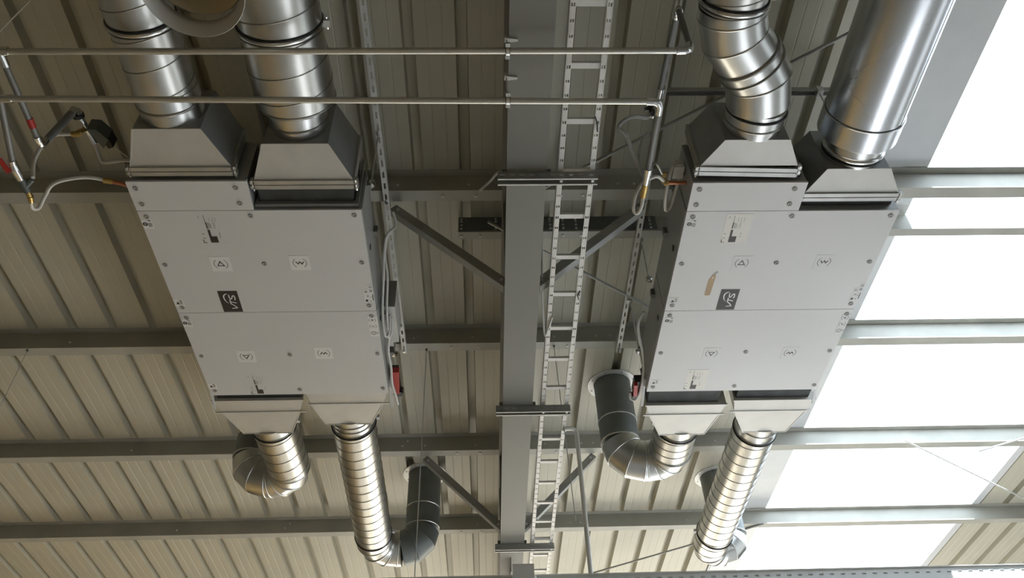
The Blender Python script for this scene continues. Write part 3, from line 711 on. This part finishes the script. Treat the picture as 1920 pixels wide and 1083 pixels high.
def roof_collar(t, x, y, r):
    b = B(); b.lathe([(0, r-.002), (-.006, r+.004), (-.006, r+.062), (0, r+.064), (0, r-.002)], (x, y, ZR-.002), (0, 0, 1), 40)
    part('roof_flange', b, M_rail, t)
    for a in range(0, 360, 45):
        p = (x+(r+.035)*math.cos(math.radians(a+20)), y+(r+.035)*math.sin(math.radians(a+20)), ZR-.008)
        part('flange_screw', B().lathe([(0, 0), (0, .006), (-.004, .005), (-.004, 0)], p, (0, 0, 1), 6), M_pipedark, t)
def riser(t, x, y, z0, r=.178):
    part('riser', B().sweep([(x, y, z0), (x, y, ZR+.02)], r, 40), M_dull, t)
    for z in (z0+.012, z0+.235): bead(t, (x, y, z), (0, 0, 1), r, .006, .014, M_clamp)
    roof_collar(t, x, y, r)
R_ = .180
def bend3(p0, d0, d1, rad, n=3):
    # mitred quarter bend: from p0 heading d0, turning to d1; returns points
    p0, d0, d1 = Vector(p0), Vector(d0), Vector(d1); c = p0+d1*rad; out = []
    for k in range(n+1):
        a = math.pi/2*k/n; out.append(tuple(c-d1*rad*math.cos(a)+d0*rad*math.sin(a)))
    return out
# left unit, far left
t = duct('short spiral duct hooking left under the far left of the left air unit', (-1.74, 5.9, 3.85))
part('collar', B().sweep([(-1.749, 5.62, 4.0), (-1.748, 5.75, 4.0)], R_-.004, 40), M_galv, t)
straight(t, (-1.748, 5.72, 4.0), (-1.738, 6.37, 4.0), R_)
bead(t, (-1.748, 5.735, 4.0), (0, 1, 0), R_, .008, .016, M_rubber, 'gasket'); part('clamp_lug', B().box(-1.748+.19, -1.748+.215, 5.69, 5.72, 4.0, 4.03), M_rail, t)
h1 = bend3((-1.738, 6.37, 4.0), (0, 1, 0), (-1, 0, 0), .185); h2 = bend3((h1[-1][0]-.02, h1[-1][1], 4.0), (-1, 0, 0), (0, 0, 1), .185); elbow(t, [(-1.738, 6.34, 4.0)]+h1+h2, R_, M_galv)
riser(t, h2[-1][0], h2[-1][1], h2[-1][2], R_-.003)
# left unit, far right: long
t = duct('long spiral duct from left air unit turning right at the bottom into grey riser', (-1.1, 6.5, 3.85))
part('collar', B().sweep([(-1.087, 5.51, 4.0), (-1.088, 5.72, 4.0)], R_-.006, 40), M_galv, t); bead(t, (-1.087, 5.58, 4.0), (0, 1, 0), R_-.006); bead(t, (-1.087, 5.64, 4.0), (0, 1, 0), R_-.006)
straight(t, (-1.088, 5.70, 4.0), (-1.125, 7.66, 4.0), R_)
bead(t, (-1.088, 5.715, 4.0), (0, 1, 0), R_, .009, .018, M_rubber, 'gasket'); part('clamp_lug', B().box(-1.088+.19, -1.088+.215, 5.66, 5.69, 4.0, 4.03), M_rail, t)
bead(t, (-1.125, 7.655, 4.0), (0, 1, 0), R_, .009, .018, M_rubber, 'gasket'); part('clamp_lug', B().box(-1.125+.19, -1.125+.215, 7.62, 7.65, 4.0, 4.03), M_rail, t)
h1 = bend3((-1.125, 7.76, 4.0), (0, 1, 0), (1, 0, 0), .22); elbow(t, [(-1.125, 7.65, 4.0)]+h1+[(h1[-1][0]+.04, h1[-1][1], 4.0)], R_, M_galv)
h2 = bend3((h1[-1][0]+.03, h1[-1][1], 4.0), (1, 0, 0), (0, 0, 1), .21); elbow(t, h2, R_, M_dull)
riser(t, h2[-1][0], h2[-1][1], h2[-1][2], R_-.003)
# right unit, far left
t = duct('short spiral duct from right air unit hooking left into a thick grey riser', (1.64, 6.0, 3.85))
part('collar', B().sweep([(1.636, 5.73, 4.0), (1.637, 5.86, 4.0)], R_-.006, 40), M_galv, t)
straight(t, (1.637, 5.83, 4.0), (1.642, 6.20, 4.0), R_, .10)
bead(t, (1.637, 5.85, 4.0), (0, 1, 0), R_, .009, .018, M_rubber, 'gasket'); bead(t, (1.642, 6.205, 4.0), (0, 1, 0), R_, .009, .016, M_seam)
part('clamp_lug', B().box(1.637-.215, 1.637-.19, 5.80, 5.83, 4.0, 4.03), M_rail, t)
h1 = bend3((1.642, 6.21, 4.0), (0, 1, 0), (-1, 0, 0), .19, 3); h2 = bend3((h1[-1][0]-.02, h1[-1][1], 4.0), (-1, 0, 0), (0, 0, 1), .19, 3); elbow(t, [(1.642, 6.20, 4.0)]+h1+h2, R_, M_galv, ringm=M_clamp)
riser(t, h2[-1][0], h2[-1][1], h2[-1][2], R_-.003)
# right unit, far right
t = duct('long spiral duct from right air unit running down beside the bright roof light', (2.33, 6.7, 3.85))
part('collar', B().sweep([(2.326, 5.71, 4.0), (2.326, 5.92, 4.0)], R_-.006, 40), M_galv, t); bead(t, (2.326, 5.80, 4.0), (0, 1, 0), R_-.006)
straight(t, (2.326, 5.90, 4.0), (2.345, 7.78, 4.0), R_)
bead(t, (2.326, 5.91, 4.0), (0, 1, 0), R_, .009, .018, M_rubber, 'gasket'); bead(t, (2.345, 7.775, 4.0), (0, 1, 0), R_, .009, .018, M_rubber, 'gasket')
part('clamp_lug', B().box(2.345-.215, 2.345-.19, 7.74, 7.77, 4.0, 4.03), M_rail, t)
straight(t, (2.345, 7.77, 4.0), (2.347, 8.02, 4.0), R_-.002)
h1 = bend3((2.347, 8.0, 4.0), (0, 1, 0), (1, 0, 0), .14); elbow(t, h1, R_-.002, M_galv)
h2 = bend3((h1[-1][0]-.02, h1[-1][1], 4.0), (1, 0, 0), (0, 0, 1), .14); elbow(t, h2, R_-.002, M_galv)
riser(t, h2[-1][0], h2[-1][1], h2[-1][2], R_-.003)

# ------------------------------------------------------------------ water pipes
def pipe_clip(x, y, zp, label):
    t = thing('pipe_hanger', label, 'hanger', (x, y, zp), 'pipe hangers clamped on the rafter')
    c = B(); c.hexa([(x-.012, y-.014, 3.842), (x+.055, y-.006, 3.842), (x+.055, y+.006, 3.842), (x-.012, y+.014, 3.842)], [(x-.012, y-.014, 3.85), (x+.055, y-.006, 3.85), (x+.055, y+.006, 3.85), (x-.012, y+.014, 3.85)])
    c.box(x-.014, x, y-.014, y+.014, 3.85, 3.885); c.box(x, x+.05, y-.01, y+.01, 3.868, 3.876)
    part('beam_clamp', c, M_rail, t)
    part('rod', B().sweep([(x-.002, y, 3.86), (x-.002, y, zp+.02)], .005, 8), M_rail, t)
    part('ring', B().lathe([(-.012, .017), (-.012, .022), (.012, .022), (.012, .017)], (x, y, zp), (1, 0, 0), 20), M_rubber, t)
    part('ring_band', B().lathe([(-.009, .0215), (-.009, .0245), (.009, .0245), (.009, .0215)], (x, y, zp), (1, 0, 0), 20), M_fit, t)
    for s in (-1, 1): part('ring_bolt', B().box(x-.012, x+.012, y+s*.034-.010, y+s*.034+.010, zp-.008, zp+.008), M_fit, t)
PY1, PZ1, PY2, PZ2 = 2.150, 3.74, 2.372, 3.64
pipe_clip(.134, PY1, PZ1, 'small pipe hanger on the rafter edge holding the upper long pipe')
pipe_clip(.136, PY2, PZ2, 'small pipe hanger on the rafter edge holding the lower long pipe')
r = .0165
t = thing('water_pipe', 'upper long steel pipe crossing the top, turning up at its right end', 'pipe', (-.6, PY1, PZ1), 'long steel water pipes')
part('tube', B().sweep([(-3.2, PY1+.006, PZ1), (1.015, PY1-.001, PZ1)], r, 16), M_pipe, t)
part('elbow', B().sweep([(.99, PY1, PZ1), (1.03, PY1, PZ1), (1.055, PY1, PZ1+.012), (1.066, PY1, PZ1+.04), (1.066, PY1, PZ1+.06)], .021, 16, split=False), M_fit, t)
part('tube', B().sweep([(1.066, PY1, PZ1+.05), (1.074, PY1, 4.15)], r, 16), M_pipedark, t, 'dull upright piece of pipe')
part('elbow', B().sweep([(1.074, PY1, 4.14), (1.075, PY1, 4.17), (1.075, PY1+.03, 4.195), (1.075, PY1+.065, 4.20)], .021, 16, split=False), M_fit, t)
part('tube', B().sweep([(1.075, PY1+.05, 4.20), (1.055, 2.74, 4.20)], r, 16), M_pipedark, t)
part('coupling', B().sweep([(1.06, 2.66, 4.20), (1.055, 2.75, 4.20)], .022, 12), M_fit, t)
part('coupling', B().sweep([(1.055, 2.74, 4.20), (1.035, 2.86, 4.2)], .018, 12), M_fit, t)
t_el = B().sweep([(-2.40, PY1+.002, PZ1), (-2.33, PY1+.002, PZ1)], .022, 12); part('tee', t_el, M_fit, t)
part('tee', B().sweep([(-2.375, PY1, PZ1), (-2.378, PY1+.085, PZ1)], .021, 12), M_fit, t)
part('branch', B().sweep([(-2.378, PY1+.07, PZ1), (-2.392, 2.68, PZ1)], r, 14), M_pipedark, t)
part('red_sleeve', B().sweep([(-2.386, 2.545, PZ1), (-2.388, 2.60, PZ1)], r+.002, 14), M_red, t, 'red band')
part('elbow', B().sweep([(-2.392, 2.66, PZ1), (-2.392, 2.705, PZ1), (-2.390, 2.725, PZ1+.02), (-2.385, 2.727, PZ1+.06)], .022, 14, split=False), M_fit, t)
part('riser', B().sweep([(-2.387, 2.727, PZ1+.04), (-2.335, 2.727, 4.07)], .021, 14), M_pipedark, t, 'dull upright piece of pipe')
part('elbow', B().sweep([(-2.337, 2.727, 4.05), (-2.333, 2.727, 4.085), (-2.325, 2.745, 4.10), (-2.322, 2.80, 4.10)], .023, 14, split=False), M_fit, t)
t = thing('water_pipe', 'lower long steel pipe crossing the top, bending at its right end towards a brass valve', 'pipe', (-.6, PY2, PZ2), 'long steel water pipes')
part('tube', B().sweep([(-3.2, PY2-.012, PZ2), (-2.36, PY2-.012, PZ2), (.88, PY2+.012, PZ2)], r, 16, split=False), M_pipe, t)
part('coupling', B().sweep([(-2.42, PY2-.012, PZ2), (-2.36, PY2-.012, PZ2)], .022, 12), M_fit, t)
part('elbow', B().sweep([(.855, PY2+.012, PZ2), (.895, PY2+.012, PZ2), (.918, PY2+.022, PZ2), (.927, PY2+.045, PZ2), (.927, PY2+.09, PZ2)], .021, 16, split=False), M_fit, t)
part('tube', B().sweep([(.927, PY2+.07, PZ2), (.924, 2.83, PZ2)], r, 16), M_pipedark, t, 'duller run of pipe')
part('nut', B().sweep([(.924, 2.82, PZ2), (.924, 2.86, PZ2)], .022, 8), M_fit, t)
part('valve', B().sweep([(.924, 2.86, PZ2), (.923, 2.935, PZ2)], [.020, .017], 12), M_fit, t)
part('brass_fitting', B().sweep([(.923, 2.93, PZ2), (.921, 3.02, PZ2)], .018, 10), M_brass, t)
part('branch', B().sweep([(-2.42, PY2-.012, PZ2), (-2.52, 2.76, PZ2)], r, 14), M_pipedark, t)
part('nut', B().sweep([(-2.518, 2.74, PZ2), (-2.523, 2.77, PZ2)], .023, 8), M_fit, t)
v = part('ball_valve', B().sweep([(-2.523, 2.765, PZ2), (-2.525, 2.80, PZ2), (-2.522, 2.88, PZ2)], [.021, .026, .019], 12), M_fit, t)
part('lever', B().hexa([(-2.575, 2.72, PZ2-.03), (-2.553, 2.71, PZ2-.03), (-2.537, 2.80, PZ2-.03), (-2.56, 2.81, PZ2-.03)], [(-2.575, 2.72, PZ2-.018), (-2.553, 2.71, PZ2-.018), (-2.537, 2.80, PZ2-.018), (-2.56, 2.81, PZ2-.018)]), M_red, v, 'red valve lever')
part('tee', B().sweep([(-2.522, 2.87, PZ2), (-2.520, 2.955, PZ2)], .02, 10), M_actuator, t); part('tee', B().sweep([(-2.52, 2.92, PZ2), (-2.475, 2.885, PZ2+.02)], .017, 10), M_actuator, t)
part('brass_fitting', B().sweep([(-2.520, 2.95, PZ2), (-2.522, 3.01, PZ2)], .016, 10), M_brass, t)

def smooth_path(pts, n=6):
    P = [Vector(p) for p in pts]; out = []
    for i in range(len(P)-1):
        p0, p1, p2, p3 = P[max(i-1, 0)], P[i], P[i+1], P[min(i+2, len(P)-1)]
        for k in range(n):
            s = k/n; out.append(.5*((2*p1)+(p2-p0)*s+(2*p0-5*p1+4*p2-p3)*s*s+(3*p1-p0-3*p2+p3)*s**3))
    return out+[P[-1]]
def hose(pts, r, m, label, name='hose', cat='hose', group='water hoses', ends=()):
    t = thing(name, label, cat, pts[0], group)
    part('tube', B().sweep(smooth_path(pts), r, 10, split=False), m, t)
    for i, em in ends:
        p = Vector(pts[i]); q = Vector(pts[i-1] if i < 0 else pts[i+1]); d = (p-q).normalized()
        part('end_nut', B().sweep([p-d*.035, p+d*.015], r+.006, 8), em, t)
    return t
hose([(-2.47, 2.88, 3.665), (-2.50, 2.86, 3.78), (-2.50, 2.85, 3.90), (-2.46, 2.84, 4.0), (-2.40, 2.845, 4.02), (-2.335, 2.85, 4.03)], .011, M_hose, 'pale hose from the red-levered valve up to the dark three-way valve', ends=((-1, M_brass),))
hose([(-2.522, 3.0, 3.64), (-2.555, 3.09, 3.66), (-2.545, 3.125, 3.70), (-2.50, 3.065, 3.73), (-2.42, 2.985, 3.75), (-2.27, 2.985, 3.80), (-2.15, 3.03, 3.82)], .011, M_hose, 'pale hose from the red-levered valve to the copper stub of left air unit', ends=((-1, M_brass), (0, M_brass)))
solo('pipe_stub', B().sweep([(-2.145, 3.032, 3.822), (-2.04, 3.075, 3.83)], .013, 10), M_copper, 'copper stub on the near left side of the left air unit', 'pipe')
# three-way valve with actuator
t = thing('three_way_valve', 'dark three-way valve with motor head beside near corner of left air unit', 'valve', (-2.32, 2.9, 4.10))
part('body', B().sweep([(-2.322, 2.78, 4.10), (-2.318, 2.83, 4.10), (-2.31, 2.90, 4.10), (-2.30, 2.96, 4.10)], [.016, .02, .017, .022], 10), M_fit, t)
part('outlet', B().sweep([(-2.31, 2.86, 4.10), (-2.345, 2.85, 4.04)], .015, 10), M_brass, t)
part('motor_head', B().hexa([(-2.29, 2.83, 4.05), (-2.235, 2.835, 4.05), (-2.19, 2.905, 4.05), (-2.235, 2.97, 4.05)], [(-2.29, 2.83, 4.15), (-2.235, 2.835, 4.15), (-2.19, 2.905, 4.15), (-2.235, 2.97, 4.15)]), M_actuator, t)
part('motor_cap', B().hexa([(-2.235, 2.90, 4.055), (-2.19, 2.90, 4.055), (-2.18, 2.965, 4.055), (-2.21, 2.975, 4.055)], [(-2.235, 2.90, 4.14), (-2.19, 2.90, 4.14), (-2.18, 2.965, 4.14), (-2.21, 2.975, 4.14)]), M_black, t)
part('spindle_ring', B().lathe([(-.01, .026), (-.01, .034), (.01, .034), (.01, .026)], (-2.33, 2.77, 4.10), (0, 1, 0), 12), M_black, t)
hose([(-2.30, 2.95, 4.10), (-2.295, 3.02, 4.08), (-2.285, 3.065, 4.06), (-2.25, 3.07, 4.05), (-2.15, 3.055, 4.05), (-2.04, 3.07, 4.06)], .011, M_hose, 'pale hose from the dark three-way valve into the left air unit\'s side')
hose([(-2.20, 2.95, 4.09), (-2.17, 3.0, 4.08), (-2.12, 3.04, 4.06), (-2.05, 3.10, 4.04)], .004, M_cable, 'thin grey lead from the motor head to the left air unit', name='cable', cat='cable', group='thin cables')
# right side hoses
hose([(1.015, 2.86, 4.20), (.975, 2.82, 4.13), (.90, 2.775, 4.08), (.83, 2.77, 4.03), (.80, 2.80, 4.0), (.845, 2.83, 3.97), (.885, 2.92, 3.93), (.93, 2.99, 3.86), (.945, 3.0, 3.78), (.925, 2.93, 3.67)], .012, M_greyhose, 'braided grey hose looping left from the upper pipe to the brass valve', ends=((0, M_fit),))
hose([(1.02, 2.95, 4.16), (.97, 2.95, 4.08), (.935, 2.98, 3.95), (.93, 2.98, 3.80), (.93, 2.92, 3.67)], .009, M_greyhose, 'straighter grey hose hanging behind the steel pipe to the brass valve')
hose([(.921, 3.01, 3.64), (.917, 3.07, 3.62), (.902, 3.125, 3.62), (.88, 3.12, 3.63), (.876, 3.06, 3.65), (.90, 3.0, 3.69), (.96, 2.995, 3.76), (1.04, 3.04, 3.85), (1.115, 3.155, 3.94)], .011, M_hose, 'white hose looping under the brass valve to the right air unit', ends=((-1, M_brass),))
hose([(.925, 2.96, 3.70), (.98, 3.0, 3.85), (1.05, 3.04, 3.98), (1.115, 3.155, 4.02)], .010, M_greyhose, 'short grey hose from brass valve to the upper stub of right air unit')
hose([(1.175, 3.10, 4.03), (1.155, 3.16, 4.0), (1.15, 3.30, 3.98), (1.17, 3.42, 3.99), (1.20, 3.40, 4.0), (1.215, 3.28, 4.01), (1.225, 3.2, 4.02)], .011, M_hose, 'grey looped hose against the side of right air unit')
t = thing('air_vent', 'small black vent on the bend of the lower pipe', 'vent', (.90, 2.44, 3.72))
part('body', B().lathe([(0, 0), (0, .016), (.10, .016), (.11, .01), (.11, 0)], (.905, 2.47, 3.66), (0, .25, 1), 10), M_black, t)
part('cap', B().lathe([(0, 0), (0, .01), (.04, .012), (.04, 0)], (.905, 2.47, 3.70), (-1, 0, 0), 10), M_black, t)

# ------------------------------------------------------------------ cables
hose([(-.60, 3.62, 4.22), (-.585, 3.70, 4.17), (-.64, 3.72, 4.10), (-.668, 3.86, 4.04), (-.680, 4.00, 3.98), (-.700, 4.20, 3.90), (-.706, 4.36, 3.86), (-.70, 4.46, 3.85), (-.672, 4.44, 3.87), (-.665, 4.33, 3.93)], .009, M_cable, 'bunched white cables looping beside the left air unit to its control box', name='cable', cat='cable', group='white cables')
hose([(-.64, 3.73, 4.10), (-.664, 3.86, 4.06), (-.655, 4.00, 4.0), (-.672, 4.20, 3.92), (-.680, 4.38, 3.88), (-.682, 4.50, 3.87), (-.66, 4.46, 3.89), (-.655, 4.36, 3.94)], .009, M_cable, 'white cable beside the bunched one entering the control box', name='cable', cat='cable', group='white cables')
hose([(-.67, 4.36, 3.93), (-.680, 4.50, 3.90), (-.700, 4.66, 3.88), (-.695, 4.84, 3.87), (-.70, 5.0, 3.85), (-.685, 5.14, 3.84), (-.675, 5.27, 3.845)], .010, M_cable, 'white cable running from the control box past the red lever', name='cable', cat='cable', group='white cables')
hose([(-.665, 4.38, 3.935), (-.69, 4.52, 3.90), (-.712, 4.66, 3.89), (-.715, 4.78, 3.89), (-.70, 4.84, 3.90)], .008, M_cable, 'short white cable hanging below the control box', name='cable', cat='cable', group='white cables')
hose([(1.17, 4.42, 4.02), (1.135, 4.50, 3.99), (1.15, 4.62, 3.96), (1.20, 4.80, 3.93), (1.225, 5.0, 3.90), (1.225, 5.2, 3.89), (1.205, 5.31, 3.89), (1.165, 5.31, 3.90), (1.16, 5.26, 3.92)], .012, M_cable, 'grey cable along the side of right air unit looping under its red lever', name='cable', cat='cable', group='white cables')
hose([(.40, 3.70, 4.1), (.398, 3.98, 3.92), (.415, 4.25, 3.87), (.435, 4.46, 3.845), (.455, 4.40, 3.842), (.478, 4.27, 3.842)], .007, M_cable, 'pale cable end looped over the ladder\'s left rail', name='cable', cat='cable', group='white cables')
hose([(-.02, 3.80, 4.66), (.05, 3.72, 4.66), (.10, 3.60, 4.60), (.125, 3.5, 4.5)], .010, M_cable, 'grey cable crossing from the nearest purlin to the rafter', name='cable', cat='cable', group='white cables')

# white conduit dropping from the ladder
t = thing('white_conduit', 'white conduit leaving the cable ladder and dropping to the bottom tray', 'conduit', (.75, 5.67, 2.6))
part('tube', B().sweep(smooth_path([(.648, 5.66, 3.84), (.665, 5.645, 3.85), (.72, 5.655, 3.855), (.745, 5.665, 3.84), (.752, 5.67, 3.80)], 5)+[Vector((.752, 5.67, 3.2)), Vector((.752, 5.67, 2.60))], .0175, 14, split=False), M_whitepipe, t)
part('end_clip', B().bar((.735, 5.66, 2.60), (.785, 5.66, 2.575), .01, .008), M_whitepipe, t)
# hanger wires for the tray
def wire(x, y, z0, z1, label, dx=0, dy=0):
    t = thing('hanger_wire', label, 'wire', (x, y, z0), 'tray hanger wires')
    part('wire', B().sweep([(x+dx, y+dy, z0), (x, y, z1)], .0035, 6), M_rail, t)
    part('clip', B().box(x-.008, x+.008, y-.008, y+.008, z1-.02, z1+.01), M_pipedark, t)
wire(-.508, 5.63, 2.5, 4.70, 'thin wire hanging from a purlin beside the long left spiral duct')
wire(-3.947, 5.57, 2.5, 4.70, 'thin wire hanging from a purlin at the left edge')
wire(.62, 5.60, 3.0, 4.70, 'thin wire hanging from a purlin just right of the cable ladder', .05)
solo('tie_wire', B().sweep([(-2.72, 2.42, 4.80), (-3.15, 2.75, 4.80)], .005, 6), M_rail, 'thin slanting wire in the top left corner', 'wire')
solo('tie_rod', B().sweep([(4.30, 7.08, 4.62), (6.6, 8.62, 4.62)], .008, 6), M_rail, 'thin rod slanting down across the roof light at lower right', 'rod')
solo('tie_rod', B().sweep([(5.2, 7.345, 4.64), (6.9, 6.25, 4.64)], .010, 6), M_rail, 'thin rod rising to the right edge above the lower roof light', 'rod')
# perforated tray along the bottom edge
t = thing('cable_tray', 'white perforated cable tray crossing the bottom edge', 'cable tray', (1, 5.5, 2.45))
TZ = 2.50; ty = 5.415
b = B(); tx0, tx1 = -4.5, 6.5
b.box(tx0, tx1, ty, ty+.002, TZ-.028, TZ); b.box(tx0, tx1, ty, ty+.002, TZ-.10, TZ-.045)
x = tx0
while x < tx1:
    b.box(x, x+.045, ty, ty+.002, TZ-.045, TZ-.028); x += .075
b.box(tx0, tx1, ty-.012, ty, TZ-.003, TZ)
part('side_wall', b, M_tray, t)
part('base', B().box(tx0, tx1, ty+.002, ty+.30, TZ-.10, TZ-.097), M_tray, t); part('side_wall', B().box(tx0, tx1, ty+.30, ty+.302, TZ-.10, TZ), M_tray, t)
for k, (dy, dz) in enumerate(((.026, -.075), (.026, -.034), (.066, -.072))): part('cable', B().sweep([(tx0, ty+dy, TZ+dz), (tx1, ty+dy, TZ+dz)], .019, 8), M_cable, t)  # cables added behind the holes to block the bright roof beyond
t = thing('junction_box', 'small cream junction box at the bottom under the ladder', 'box', (.245, 5.3, 2.45))
part('body', B().box(.178, .312, 5.19, 5.40, 2.37, 2.47), M_whitepipe, t); part('lid', B().box(.174, .316, 5.184, 5.19, 2.365, 2.474), M_whitepipe, t)
part('gland', B().sweep([(.312, 5.3, 2.44), (.335, 5.3, 2.44)], .012, 8), M_whitepipe, t)
